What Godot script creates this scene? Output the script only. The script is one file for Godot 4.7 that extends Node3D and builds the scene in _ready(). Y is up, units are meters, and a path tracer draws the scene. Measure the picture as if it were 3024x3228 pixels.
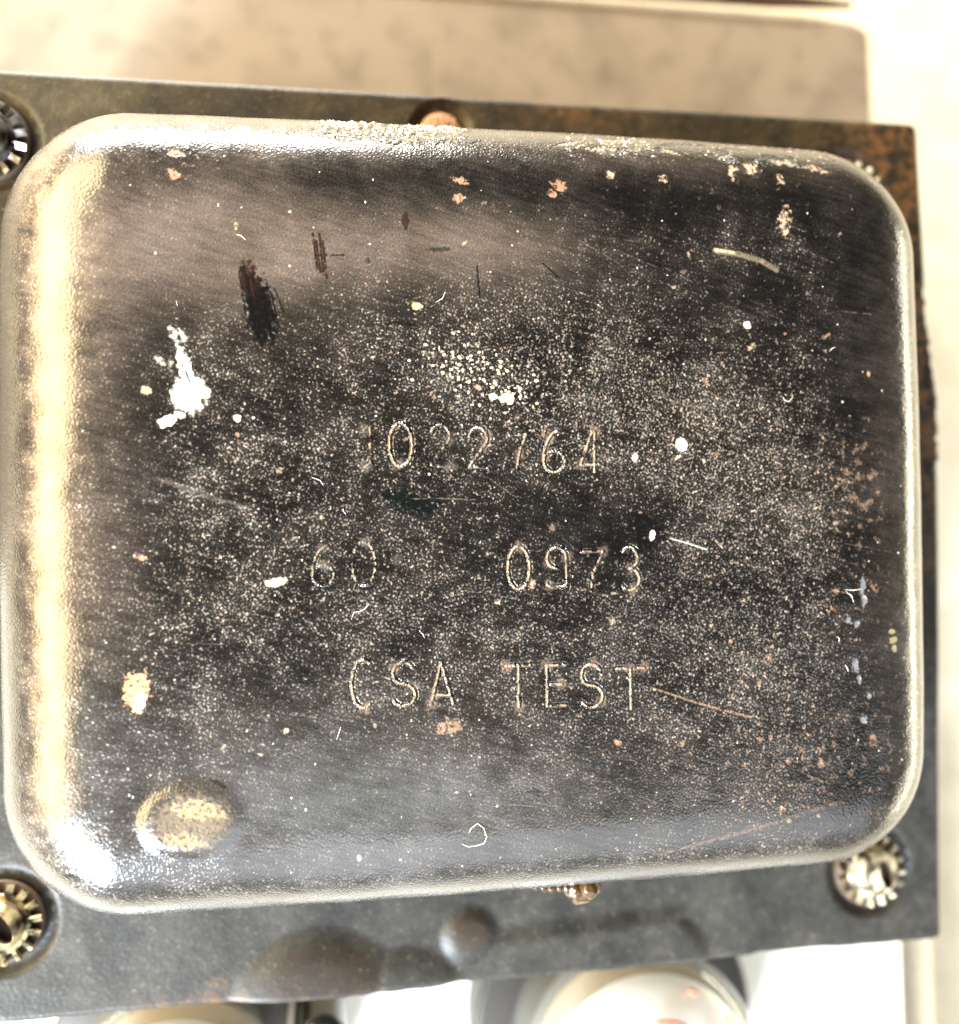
extends Node3D
# A worn black bell cover of a power transformer on an amplifier chassis, seen from about nine centimetres above.
# y = 0 is the top of the bell cover, x runs along its lettering, z towards the valves. Sizes below are in millimetres unless noted.

const MM := 0.001
const HALF_X := 49.5
const HALF_Z := 40.6
const CORNER := 13.4
const ROLL_LEFT := 13.0
const ROLL := 9.5
const FLANGE_Y := -20.0
const CHASSIS_Y := -56.0
const TABLE_Y := -84.0
const TEX_W := 2048
const TEX_H := 1738
const PPM := 15.515          # texture pixels per millimetre on the bell cover
const U0 := -66.0
const V0 := -56.0

var rng := RandomNumberGenerator.new()


func _ready() -> void:
	rng.seed = 4711
	camera_and_light()
	setting()
	chassis()
	transformer()
	valves()
	small_things()


# ------------------------------------------------------------------ camera, light, exposure
func camera_and_light() -> void:
	var cam := Camera3D.new()
	cam.name = "camera"
	var right := Vector3(0.98686, 0.16095, 0.01393)
	var down := Vector3(-0.01056, -0.0218, 0.99971)
	var fwd := Vector3(0.16121, -0.98672, -0.01981)
	cam.transform = Transform3D(Basis(right, -down, -fwd).orthonormalized(), Vector3(-0.0179, 0.0939, 0.0025))
	var lens := CameraAttributesPhysical.new()
	lens.frustum_focal_length = 22.51
	lens.frustum_near = 0.005
	lens.frustum_far = 30.0
	lens.frustum_focus_distance = 0.0955
	lens.exposure_aperture = 8.0
	cam.attributes = lens
	add_child(cam)
	cam.current = true

	var env := Environment.new()
	env.background_mode = Environment.BG_COLOR
	env.background_color = Color(0.13, 0.122, 0.11).linear_to_srgb()
	env.background_energy_multiplier = 1.0
	env.tonemap_mode = Environment.TONE_MAPPER_LINEAR
	env.tonemap_exposure = 1.0
	env.sdfgi_enabled = true
	env.ssao_enabled = true
	env.ssil_enabled = true
	var world := WorldEnvironment.new()
	world.name = "world"
	world.environment = env
	add_child(world)

	# the cool window beyond the near left corner, the warm one on the left, a bright opening behind
	area_light("window_light", Vector3(-0.40, 0.32, 0.46), Vector3(-0.04, 0, 0.04), Vector2(0.23, 0.21), Color(0.80, 0.90, 1.0), 2.75)
	area_light("front_window_light", Vector3(0.12, 0.42, 0.52), Vector3(0.04, -0.02, 0.0), Vector2(0.8, 0.6), Color(0.88, 0.94, 1.0), 0.66)
	area_light("warm_window_light", Vector3(-0.60, 0.37, -0.10), Vector3(0.0, 0.0, 0.0), Vector2(0.95, 0.32), Color(1.0, 0.78, 0.41), 2.1)
	area_light("rear_window_light", Vector3(-0.20, 0.085, -0.60), Vector3(0.0, 0.0, 0.0), Vector2(0.46, 0.08), Color(1.0, 0.96, 0.88), 1.9)
	area_light("low_fill_light", Vector3(0.52, -0.02, 0.06), Vector3(0.05, -0.05, 0.0), Vector2(0.6, 0.07), Color(1.0, 0.93, 0.70), 0.30)  # added fill, no window: brightens the cover's right shoulder


func area_light(called: String, from: Vector3, to: Vector3, size: Vector2, color: Color, energy: float) -> void:
	var l := AreaLight3D.new()
	l.name = called
	l.area_size = size
	l.light_color = color.linear_to_srgb()
	l.light_energy = energy
	l.shadow_enabled = true
	l.area_range = 6.0
	l.transform = Transform3D(Basis(), from).looking_at(to, Vector3.UP)
	add_child(l, true)


# ------------------------------------------------------------------ helpers
func obj(called: String, mesh: Mesh, mat: Material, parent: Node = self) -> MeshInstance3D:
	var o := MeshInstance3D.new()
	o.name = called
	o.mesh = mesh
	o.material_override = mat
	parent.add_child(o, true)
	return o


func thing(called: String, label: String, category: String, at := Vector3.ZERO, group := "") -> Node3D:
	var o := Node3D.new()
	o.name = called
	o.position = at * MM
	o.set_meta("label", label)
	o.set_meta("category", category)
	if group:
		o.set_meta("group", group)
	add_child(o, true)
	return o


func lin(r: float, g: float, b: float) -> Color:
	return Color(r, g, b).linear_to_srgb()


func mat(color: Color, rough: float, metal := 0.0, spec := 0.5) -> StandardMaterial3D:
	var m := StandardMaterial3D.new()
	m.albedo_color = color
	m.roughness = rough
	m.metallic = metal
	m.metallic_specular = spec
	return m


# An indexed sheet of rows x columns points (mm); closed joins the last column to the first.
func sheet(points: PackedVector3Array, uvs: PackedVector2Array, rows: int, cols: int, closed := false, flip := false) -> ArrayMesh:
	var idx := PackedInt32Array()
	var n := cols if closed else cols - 1
	idx.resize((rows - 1) * n * 6)
	var k := 0
	for r in rows - 1:
		for c in n:
			var c2 := (c + 1) % cols
			var a := r * cols + c
			var b := r * cols + c2
			var d := (r + 1) * cols + c
			var e := (r + 1) * cols + c2
			if flip:
				idx[k] = a; idx[k + 1] = d; idx[k + 2] = b
				idx[k + 3] = b; idx[k + 4] = d; idx[k + 5] = e
			else:
				idx[k] = a; idx[k + 1] = b; idx[k + 2] = d
				idx[k + 3] = b; idx[k + 4] = e; idx[k + 5] = d
			k += 6
	return indexed(points, uvs, idx)


func indexed(points: PackedVector3Array, uvs: PackedVector2Array, idx: PackedInt32Array) -> ArrayMesh:
	var nor := PackedVector3Array()
	nor.resize(points.size())
	for t in range(0, idx.size(), 3):
		var a := points[idx[t]]
		var b := points[idx[t + 1]]
		var c := points[idx[t + 2]]
		var nn := (c - a).cross(b - a)
		nor[idx[t]] += nn
		nor[idx[t + 1]] += nn
		nor[idx[t + 2]] += nn
	var pts := PackedVector3Array()
	pts.resize(points.size())
	for i in points.size():
		nor[i] = nor[i].normalized() if nor[i].length_squared() > 0.0 else Vector3.UP
		pts[i] = points[i] * MM
	var arr := []
	arr.resize(Mesh.ARRAY_MAX)
	arr[Mesh.ARRAY_VERTEX] = pts
	arr[Mesh.ARRAY_NORMAL] = nor
	if uvs.size():
		arr[Mesh.ARRAY_TEX_UV] = uvs
	arr[Mesh.ARRAY_INDEX] = idx
	var m := ArrayMesh.new()
	m.add_surface_from_arrays(Mesh.PRIMITIVE_TRIANGLES, arr)
	return m


# A surface of revolution about y; profile runs from the top (axis) outwards and down: x radius, y height.
func lathe(profile: PackedVector2Array, seg := 64) -> ArrayMesh:
	var pts := PackedVector3Array()
	var uvs := PackedVector2Array()
	for r in profile.size():
		for s in seg:
			var a := TAU * s / seg
			pts.append(Vector3(cos(a) * profile[r].x, profile[r].y, sin(a) * profile[r].x))
			uvs.append(Vector2(float(s) / seg, float(r) / profile.size()))
	return sheet(pts, uvs, profile.size(), seg, true)


# A tube along a path (mm).
func tube(path: PackedVector3Array, radius: float, seg := 6, taper := 1.0) -> ArrayMesh:
	var pts := PackedVector3Array()
	var n := path.size()
	for i in n:
		var dir := (path[mini(i + 1, n - 1)] - path[maxi(i - 1, 0)]).normalized()
		var side := dir.cross(Vector3.UP if absf(dir.y) < 0.9 else Vector3.RIGHT).normalized()
		var up := side.cross(dir)
		var rr := radius * lerpf(1.0, taper, float(i) / maxf(1.0, n - 1))
		if i == 0 or i == n - 1:
			rr *= 0.45
		for s in seg:
			var a := TAU * s / seg
			pts.append(path[i] + (side * cos(a) + up * sin(a)) * rr)
	return sheet(pts, PackedVector2Array(), n, seg, true, true)


# A slab from an outline seen from above (clockwise or not), with small chamfers.
func slab(outline: PackedVector2Array, top: float, bottom: float, bevel: float) -> ArrayMesh:
	var st := SurfaceTool.new()
	st.begin(Mesh.PRIMITIVE_TRIANGLES)
	var inner := Geometry2D.offset_polygon(outline, -bevel)
	var lid: PackedVector2Array = inner[0] if inner.size() else outline
	var poly := lid.duplicate()
	var tri := Geometry2D.triangulate_polygon(poly)
	st.set_smooth_group(-1)
	for i in range(0, tri.size(), 3):
		var q := [poly[tri[i]], poly[tri[i + 1]], poly[tri[i + 2]]]
		if (q[1] - q[0]).cross(q[2] - q[0]) < 0.0:
			q.reverse()
		for v in q:
			st.set_uv(v / 100.0)
			st.add_vertex(Vector3(v.x, top, v.y) * MM)
	var turn := 1.0 if not Geometry2D.is_polygon_clockwise(outline) else -1.0
	if poly.size() == outline.size():
		# match the inset's first point with the outline's
		var best := 0
		for i in poly.size():
			if poly[i].distance_to(outline[0]) < poly[best].distance_to(outline[0]):
				best = i
		var order := PackedVector2Array()
		var same := (Geometry2D.is_polygon_clockwise(poly) == Geometry2D.is_polygon_clockwise(outline))
		for i in poly.size():
			order.append(poly[posmod(best + (i if same else -i), poly.size())])
		poly = order
	else:
		poly = outline
	for i in outline.size():
		var j := (i + 1) % outline.size()
		var rows := [[poly[i], poly[j], top], [outline[i], outline[j], top - bevel], [outline[i], outline[j], bottom]]
		for k in 2:
			var a := Vector3(rows[k][0].x, rows[k][2], rows[k][0].y)
			var b := Vector3(rows[k][1].x, rows[k][2], rows[k][1].y)
			var c := Vector3(rows[k + 1][0].x, rows[k + 1][2], rows[k + 1][0].y)
			var d := Vector3(rows[k + 1][1].x, rows[k + 1][2], rows[k + 1][1].y)
			var f := [a, c, b, b, c, d] if turn > 0.0 else [a, b, c, b, d, c]
			for v in f:
				st.set_uv(Vector2(v.x + v.y, v.z) / 100.0)
				st.add_vertex(v * MM)
	st.generate_normals()
	return st.commit()


func grain(w: int, h: int, freq: float, octaves: int, seed_: int, kind := FastNoiseLite.TYPE_SIMPLEX_SMOOTH) -> PackedByteArray:
	var n := FastNoiseLite.new()
	n.noise_type = kind
	n.seed = seed_
	n.frequency = freq
	if kind == FastNoiseLite.TYPE_CELLULAR:
		n.cellular_return_type = FastNoiseLite.RETURN_CELL_VALUE
	n.fractal_type = FastNoiseLite.FRACTAL_FBM if octaves > 1 else FastNoiseLite.FRACTAL_NONE
	n.fractal_octaves = octaves
	return n.get_image(w, h, false, false, true).get_data()


func sheen_texture(image: Image) -> ImageTexture:
	return ImageTexture.create_from_image(image)


# ------------------------------------------------------------------ the setting
func setting() -> void:
	var t := 512
	var n1 := grain(t, t, 0.02, 4, 3)
	var n2 := grain(t, t, 0.25, 2, 4)
	var im := Image.create(t, t, false, Image.FORMAT_RGB8)
	for y in t:
		for x in t:
			var a := n1[y * t + x] / 255.0
			var b := n2[y * t + x] / 255.0
			var k := 0.90 + 0.10 * a - 0.05 * b
			im.set_pixel(x, y, Color(0.88 * k, 0.835 * k, (0.72 + 0.03 * a) * k))
	var m := mat(Color.WHITE, 0.75)
	m.albedo_texture = sheen_texture(im)
	m.uv1_triplanar = true
	m.uv1_world_triplanar = true
	m.uv1_scale = Vector3.ONE * 9.0
	var box := BoxMesh.new()
	box.size = Vector3(2.4, 0.03, 2.0)
	var o := obj("table_top", box, m)
	o.position = Vector3(0.1, TABLE_Y * MM - 0.015, 0.1)
	o.set_meta("kind", "structure")
	o.set_meta("label", "cream white table top under the amplifier")


# ------------------------------------------------------------------ the chassis
func chassis() -> void:
	var root := thing("amplifier_chassis", "beige grey metal amplifier chassis under the black transformer, stained on top", "chassis", Vector3(0, CHASSIS_Y, 0))
	var t := 1024
	var n1 := grain(t, t, 0.006, 3, 21)
	var n2 := grain(t, t, 0.016, 2, 22)
	var n3 := grain(t, t, 0.2, 2, 23)
	var im := Image.create(t, t, false, Image.FORMAT_RGB8)
	for y in t:
		for x in t:
			var a := n1[y * t + x] / 255.0
			var b := n2[y * t + x] / 255.0
			var c := n3[y * t + x] / 255.0
			var stain := smoothstep(0.45, 1.0, b) * 0.20 + smoothstep(0.4, 0.9, a) * 0.20
			var k := 1.0 - stain * 0.5 + (c - 0.5) * 0.05
			im.set_pixel(x, y, Color(0.50 * k, 0.455 * k - stain * 0.012, 0.405 * k - stain * 0.02))
	var m := mat(Color.WHITE, 0.5, 0.0, 0.5)
	m.albedo_texture = sheen_texture(im)
	m.uv1_triplanar = true
	m.uv1_scale = Vector3.ONE * 9.0
	# top plate, seen at the left and behind; the right edge runs a little askew
	var turn := 0.018
	var outline := PackedVector2Array()
	for v in [Vector2(-175, -83), Vector2(73.6, -83), Vector2(74.7, -82.7), Vector2(75.3, -82.0), Vector2(75.5, -80.8), Vector2(76.7, 8), Vector2(-175, 8)]:
		outline.append(v)
	obj("top_plate", slab(outline, 0.0, -1.4, 0.5), m, root)
	var lit_part := PackedVector2Array([Vector2(-175, 8.1), Vector2(76.7, 8.1), Vector2(78.6, 165), Vector2(-175, 165)])
	obj("lit_top_plate", slab(lit_part, 0.3, -1.4, 0.5), mat(lin(0.78, 0.74, 0.64), 0.6), root)  # same chassis top, coloured paler to paint in the light falling there
	# the folded sides below the plate
	var rear := BoxMesh.new()
	rear.size = Vector3(244, 55, 1.4) * MM
	var o := obj("side_wall", rear, m, root)
	o.position = Vector3(-52, -29.0, -81.6) * MM
	var side := BoxMesh.new()
	side.size = Vector3(1.4, 55, 238) * MM
	o = obj("side_wall", side, m, root)
	o.position = Vector3(75.2, -29.0, 42.5) * MM
	o.rotation.y = turn * 0.7
	# a low lip that stands out beside the near end of the right edge
	var lip := PackedVector2Array([Vector2(78.4, 62.0), Vector2(87.4, 62.0), Vector2(89.2, 165), Vector2(79.6, 165)])
	var lm := mat(lin(0.50, 0.43, 0.32), 0.8)
	lm.heightmap_enabled = true
	var ln := NoiseTexture2D.new()
	ln.width = 256
	ln.height = 256
	ln.seamless = true
	var lf := FastNoiseLite.new()
	lf.seed = 9
	lf.frequency = 0.06
	ln.noise = lf
	lm.heightmap_texture = ln
	lm.heightmap_scale = 0.08
	lm.uv1_triplanar = true
	lm.uv1_scale = Vector3.ONE * 60.0
	obj("side_lip", slab(lip, -6.0, -9.0, 0.6), lm, root)
	# round fold along the rear edge
	var path := PackedVector3Array()
	for i in 25:
		path.append(Vector3(-175 + 248.5 * i / 24.0, -1.2, -83.1))
	obj("folded_edge", tube(path, 1.5, 14), m, root)
	# the brown rod in the gap behind it
	var rod := PackedVector3Array()
	for i in 16:
		var f := i / 15.0
		rod.append(Vector3(-150 + 227.0 * f, -64.0, -88.2 - 3.0 * f))
	var ro := obj("cable", tube(rod, 1.35, 14), mat(lin(0.05, 0.018, 0.006), 0.6))
	ro.set_meta("label", "dark brown cable lying along the rear edge of the beige chassis")
	ro.set_meta("category", "cable")


# ------------------------------------------------------------------ the transformer
func transformer() -> void:
	var root := thing("power_transformer", "old power transformer with a worn black bell cover stamped CSA TEST", "transformer", Vector3.ZERO)
	bell_cover(root)
	flange(root)
	core(root)
	fixings(root)
	crusts(root)


# Point of the bell cover's outline at share s of its circumference, inset by i; returns x, z, normal x, normal z.
func outline_at(s: float, inset: float) -> Vector4:
	var hx := HALF_X - inset
	var hz := HALF_Z - inset
	var rc := maxf(CORNER - inset, 0.6)
	var lx := 2.0 * (HALF_X - CORNER)
	var lz := 2.0 * (HALF_Z - CORNER)
	var arc := PI / 2.0 * CORNER
	var total := 2.0 * (lx + lz) + 4.0 * arc
	var d := fposmod(s, 1.0) * total
	var corner := [Vector2(1, -1), Vector2(1, 1), Vector2(-1, 1), Vector2(-1, -1)]
	var sides := [lx, lz, lx, lz]
	var along := [Vector2(1, 0), Vector2(0, 1), Vector2(-1, 0), Vector2(0, -1)]
	var normal := [Vector2(0, -1), Vector2(1, 0), Vector2(0, 1), Vector2(-1, 0)]
	for k in 4:
		var n: Vector2 = normal[k]
		var a: Vector2 = along[k]
		if d < sides[k]:
			var u: float = d / sides[k] * 2.0 - 1.0
			var half := Vector2(hx - rc, hz - rc)
			var p := n * Vector2(hx, hz) + a * half * u
			var bulge := 0.34 * (1.0 - u * u) * (1.0 - inset / 40.0)
			p += n * bulge
			return Vector4(p.x, p.y, n.x, n.y)
		d -= sides[k]
		if d < arc:
			var ang: float = d / arc * PI / 2.0
			var c: Vector2 = corner[k] * Vector2(hx - rc, hz - rc)
			var nn := n * cos(ang) + a * sin(ang)
			var p2 := c + nn * rc
			return Vector4(p2.x, p2.y, nn.x, nn.y)
		d -= arc
	return Vector4()


# The left shoulder is rounder than the others.
func roll_at(s: float) -> float:
	return lerpf(ROLL, ROLL_LEFT, smoothstep(0.15, 0.95, -outline_at(s, 0.0).z))


func cover_height(x: float, z: float, wave: FastNoiseLite) -> float:
	var y := wave.get_noise_2d(x, z) * 0.22
	y += 0.10 * wave.get_noise_2d(x * 3.1 + 90.0, z * 3.1)
	# the round proud boss near the front left corner
	var q := Vector2((x + 30.4) / 4.9, (z - 29.2) / 3.6).length()
	y += 0.62 * smoothstep(1.12, 0.70, q)
	return y


func bell_cover(root: Node3D) -> void:
	var seg := 520
	var wave := FastNoiseLite.new()
	wave.seed = 77
	wave.frequency = 0.028
	wave.fractal_octaves = 2
	var pts := PackedVector3Array()
	var uvs := PackedVector2Array()
	var rows := 0
	var offsets := []       # inset, drop, unrolled length past the roll's start
	var flat := 90
	for k in range(1, flat):
		offsets.append(Vector3(-1.0, float(k) / flat, 0))
	for k in 33:
		var a := PI / 2.0 * k / 32.0
		offsets.append(Vector3(ROLL * (1.0 - sin(a)), ROLL * (1.0 - cos(a)), ROLL * a))
	for k in range(1, 6):
		offsets.append(Vector3(-0.06 * k, ROLL + 1.7 * k, ROLL * PI / 2.0 + 1.7 * k))
	for k in range(1, 7):
		var a2 := PI / 2.0 * k / 6.0
		offsets.append(Vector3(-0.3 - 1.5 * (1.0 - cos(a2)), ROLL + 8.5 + 1.9 * sin(a2), ROLL * PI / 2.0 + 8.5 + 1.7 * a2))
	for o in offsets:
		for s in seg:
			var f := float(s) / seg
			if o.x == -1.0:
				var e := outline_at(f, roll_at(f))
				var p: Vector2 = Vector2(e.x, e.y) * o.y
				pts.append(Vector3(p.x, cover_height(p.x, p.y, wave), p.y))
				uvs.append(Vector2((p.x - U0) * PPM / TEX_W, (p.y - V0) * PPM / TEX_H))
			else:
				var wide := roll_at(f) / ROLL
				var e0 := outline_at(f, ROLL * wide)
				var e1: Vector4 = outline_at(f, o.x * (wide if o.x > 0.0 else 1.0))
				var fade: float = clampf(1.0 - o.y / 6.0, 0.0, 1.0)
				var dent: float = 0.12 * wave.get_noise_3d(e1.x * 2.0, o.y * 2.0, e1.y * 2.0) * clampf(o.z / 4.0, 0.0, 1.0)
				pts.append(Vector3(e1.x + e1.z * dent, cover_height(e1.x, e1.y, wave) * fade - o.y, e1.y + e1.w * dent))
				var q: Vector2 = Vector2(e0.x + e0.z * o.z * (0.5 + 0.5 * wide), e0.y + e0.w * o.z * (0.5 + 0.5 * wide))
				uvs.append(Vector2((q.x - U0) * PPM / TEX_W, (q.y - V0) * PPM / TEX_H))
		rows += 1
	# centre fan: a tiny first ring closes on itself
	var m := sheet(pts, uvs, rows, seg, true)
	var cover := obj("bell_cover", m, cover_material(), root)
	cover.set_meta("label", "worn black rounded cover stamped with numbers")
	var cap := PackedVector3Array([Vector3(0, cover_height(0, 0, wave), 0)])
	var cuv := PackedVector2Array([Vector2(-U0 * PPM / TEX_W, -V0 * PPM / TEX_H)])
	var idx := PackedInt32Array()
	for s in seg:
		cap.append(pts[s])
		cuv.append(uvs[s])
		idx.append_array([0, 1 + s, 1 + (s + 1) % seg])
	# join the fan to the sheet so that the cover stays one mesh
	var joined := SurfaceTool.new()
	joined.begin(Mesh.PRIMITIVE_TRIANGLES)
	joined.append_from(m, 0, Transform3D())
	joined.append_from(indexed(cap, cuv, idx), 0, Transform3D())
	cover.mesh = joined.commit()


# ---- the cover's paint: base tone, specks, rust, stains, scratches, stamping
var cov_rgb: PackedByteArray
var cov_h: PackedFloat32Array
var cov_r: PackedByteArray
var cov_n: PackedByteArray       # noise for ragged edges


func region_map(spots: Array) -> PackedByteArray:
	var w := 132
	var h := 112
	var im := Image.create(w, h, false, Image.FORMAT_L8)
	for y in h:
		for x in w:
			var px := U0 + x
			var pz := V0 + y
			var v := 0.0
			for s in spots:
				var d := Vector2((px - s[0]) / s[2], (pz - s[1]) / s[3]).length()
				v += s[4] * exp(-d * d)
			im.set_pixel(x, y, Color(clampf(v, 0, 1), 0, 0))
	im.resize(TEX_W, TEX_H, Image.INTERPOLATE_CUBIC)
	return im.get_data()


func cover_material() -> StandardMaterial3D:
	var W := TEX_W
	var H := TEX_H
	var fine := grain(W, H, 0.20, 1, 101)
	var streak := streaks(W, H)
	var fine2 := grain(W, H, 0.28, 1, 102)
	var mid := grain(W, H, 0.022, 4, 103)
	var big := grain(W, H, 0.0055, 4, 104)
	var rust := grain(W, H, 0.045, 3, 105)
	cov_n = grain(W, H, 0.09, 3, 106)
	# x, z, radius x, radius z, strength
	var dark := region_map([[9.5, 1.8, 9, 4.6, 0.6], [22.4, -22, 13, 7, 0.5], [-10, -33.0, 19, 2.8, 0.9], [24, -33.2, 22, 3.4, 0.95], [-36, -19, 3.6, 4.5, 0.5], [39, -17, 4.2, 17, 0.95], [38.5, 14, 3, 16, 0.5], [-35, -4, 4, 9, 0.35], [14, 10, 14, 6, 0.3], [-18, 1, 12, 6, 0.2], [36.5, 28, 5, 8, 0.4], [-51.5, 0, 4.4, 60, 1.0], [42.5, -10, 3.0, 26, 0.6], [42, 15, 2.5, 20, 0.3]])  # bands along the shoulders paint in dark reflections; inner patches are darker paint
	var dense := region_map([[20, -8, 17, 15, 0.8], [4, -14, 14, 6, 0.6], [-22, -2, 14, 7, 0.5], [25, 12, 14, 12, 0.6], [8, 10, 20, 6, 0.4], [-24, 10, 14, 5, 0.3]])
	var matte := region_map([[-53.0, 0, 5.0, 70, 0.05]])
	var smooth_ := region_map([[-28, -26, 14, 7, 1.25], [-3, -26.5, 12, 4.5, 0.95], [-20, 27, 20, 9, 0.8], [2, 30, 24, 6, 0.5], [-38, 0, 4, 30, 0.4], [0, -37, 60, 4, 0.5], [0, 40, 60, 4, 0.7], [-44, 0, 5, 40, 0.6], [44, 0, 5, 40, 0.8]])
	var rusty := region_map([[30, 27, 11, 7, 0.6], [37, -3, 3.5, 6, 0.6], [2, -30, 12, 3, 0.28], [-31, -33, 3, 3, 0.5], [26, -33, 18, 3, 0.4], [24, 6, 14, 16, 0.30], [-14, 12, 8, 5, 0.3], [5, 21, 12, 4, 0.25], [0, -18, 12, 5, 0.3], [39, 12, 4, 22, 0.35]])
	var worn := region_map([[-44, -30, 3, 8, 0.5], [-43.2, -12, 2.3, 18, 0.62], [-43.4, 10, 2.1, 16, 0.55], [-43, 25, 2.0, 9, 0.35], [-39, -20, 2.5, 9, 0.18], [-30, -41, 20, 5, 0.3], [50.0, 0, 4.4, 70, 1.0], [50.0, 5, 4.2, 50, 0.4]])  # left: rubbed paint plus painted warm highlight; right: painted table reflection
	var parts := 16
	var out_rgb := []
	var out_h := []
	var out_r := []
	out_rgb.resize(parts)
	out_h.resize(parts)
	out_r.resize(parts)
	var edge := cov_n
	var job := func(k: int) -> void:
		var r0 := H * k / parts
		var r1 := H * (k + 1) / parts
		var n := (r1 - r0) * W
		var rgb := PackedByteArray()
		rgb.resize(n * 3)
		var hh := PackedFloat32Array()
		hh.resize(n)
		var rr := PackedByteArray()
		rr.resize(n)
		var at := r0 * W
		for i in n:
			var j := at + i
			var f := fine[j] / 255.0
			var f2 := fine2[j] / 255.0
			var md := mid[j] / 255.0
			var bg := big[j] / 255.0
			var ru := rust[j] / 255.0
			var dk := dark[j] / 255.0
			var de := dense[j] / 255.0
			var sm := smooth_[j] / 255.0
			var rs := rusty[j] / 255.0
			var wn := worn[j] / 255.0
			# paint
			var st := streak[j] / 255.0
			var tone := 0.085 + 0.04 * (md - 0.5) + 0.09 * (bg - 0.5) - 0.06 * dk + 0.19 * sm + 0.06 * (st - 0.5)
			tone += (f2 - 0.5) * 0.10
			tone = maxf(tone, 0.025)
			var cr := tone * (1.09 + 0.06 * ru)
			var cg := tone * 0.985
			var cb := tone * (0.86 + 0.06 * bg)
			var cool := sm * smoothstep(0.55, 0.70, float(j / W) / H)  # cool sky reflection painted into the tint of the lower smooth zone
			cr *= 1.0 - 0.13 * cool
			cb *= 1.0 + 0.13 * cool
			# pale grains of dust, with the orange peel's glints painted in
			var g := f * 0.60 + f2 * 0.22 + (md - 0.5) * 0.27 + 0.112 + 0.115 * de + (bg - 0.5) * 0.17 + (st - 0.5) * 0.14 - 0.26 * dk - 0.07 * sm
			var sp := maxf(smoothstep(0.578, 0.87, g), 0.8 * smoothstep(0.74, 0.82, edge[j] / 255.0 + 0.10 * de - 0.12 * dk - 0.05 * sm))
			var lvl := (0.25 + 0.22 * clampf((f - 0.60) * 2.8, 0.0, 1.0) + 0.32 * smoothstep(0.54, 0.80, edge[j] / 255.0 * 0.6 + f2 * 0.4)) * (1.0 - 0.35 * sm) * (1.0 - 0.35 * dk)
			cr = lerpf(cr, lvl * (1.0 + 0.05 * ru), sp)
			cg = lerpf(cg, lvl * (0.965 - 0.05 * ru), sp)
			cb = lerpf(cb, lvl * (0.945 - 0.17 * ru), sp)
			# rust bloom
			var rb := smoothstep(0.80 - 0.42 * rs, 0.98 - 0.32 * rs, ru * 0.75 + f * 0.25) * (0.35 + 0.65 * minf(1.0, rs * 2.0))
			cr = lerpf(cr, 0.46 + 0.16 * f, rb * 0.5)
			cg = lerpf(cg, 0.35 + 0.13 * f, rb * 0.5)
			cb = lerpf(cb, 0.27 + 0.10 * f, rb * 0.5)
			# rubbed paint and painted warm highlight on the left; table reflection painted right
			var wear_sheen := wn * smoothstep(0.22, 0.66, md * 0.45 + bg * 0.25 + f * 0.3)
			var right_sheen := 1.0 if j % W > W / 2 else 0.0
			cr = lerpf(cr, 0.56 - 0.05 * right_sheen, wear_sheen)
			cg = lerpf(cg, 0.47 + 0.02 * right_sheen, wear_sheen)
			cb = lerpf(cb, 0.37 + 0.02 * right_sheen, wear_sheen)
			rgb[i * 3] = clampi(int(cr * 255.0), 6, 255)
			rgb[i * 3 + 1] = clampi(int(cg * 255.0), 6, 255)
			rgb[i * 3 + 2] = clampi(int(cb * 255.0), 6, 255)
			hh[i] = (f * 0.030 + f2 * 0.014) * (1.0 - 0.6 * sm) + sp * 0.016 + md * 0.03 + rb * 0.02 - wear_sheen * 0.01
			var gl := 0.14 * wn * right_sheen - 0.5 * matte[j] / 255.0
			rr[i] = clampi(int((0.255 - gl + 0.10 * (md - 0.5) + 0.16 * (edge[j] / 255.0 - 0.5) + 0.26 * sp + 0.30 * rb - 0.05 * sm) * 255.0), 34, 250)
		out_rgb[k] = rgb
		out_h[k] = hh
		out_r[k] = rr
	var id := WorkerThreadPool.add_group_task(job, parts)
	WorkerThreadPool.wait_for_group_task_completion(id)
	cov_rgb = PackedByteArray()
	cov_h = PackedFloat32Array()
	cov_r = PackedByteArray()
	for k in parts:
		cov_rgb.append_array(out_rgb[k])
		cov_h.append_array(out_h[k])
		cov_r.append_array(out_r[k])
	marks()
	stamping()
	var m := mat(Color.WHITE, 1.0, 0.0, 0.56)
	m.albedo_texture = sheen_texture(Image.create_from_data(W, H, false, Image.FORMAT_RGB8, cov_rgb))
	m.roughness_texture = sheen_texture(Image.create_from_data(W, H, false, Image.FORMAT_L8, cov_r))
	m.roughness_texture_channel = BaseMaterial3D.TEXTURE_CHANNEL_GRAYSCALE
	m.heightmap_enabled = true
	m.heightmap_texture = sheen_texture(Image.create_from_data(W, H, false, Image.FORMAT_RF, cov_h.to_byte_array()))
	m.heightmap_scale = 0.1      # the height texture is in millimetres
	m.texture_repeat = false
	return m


func streaks(w: int, h: int) -> PackedByteArray:
	# wiping marks: noise drawn out along one direction
	var n := FastNoiseLite.new()
	n.seed = 131
	n.frequency = 0.11
	n.fractal_octaves = 3
	var im := Image.create(w / 8, h, false, Image.FORMAT_L8)
	for y in h:
		for x in w / 8:
			im.set_pixel(x, y, Color(0.5 + 0.75 * n.get_noise_2d(x * 0.9, y - 2.3 * x), 0, 0))
	im.resize(w, h, Image.INTERPOLATE_BILINEAR)
	return im.get_data()


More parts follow.
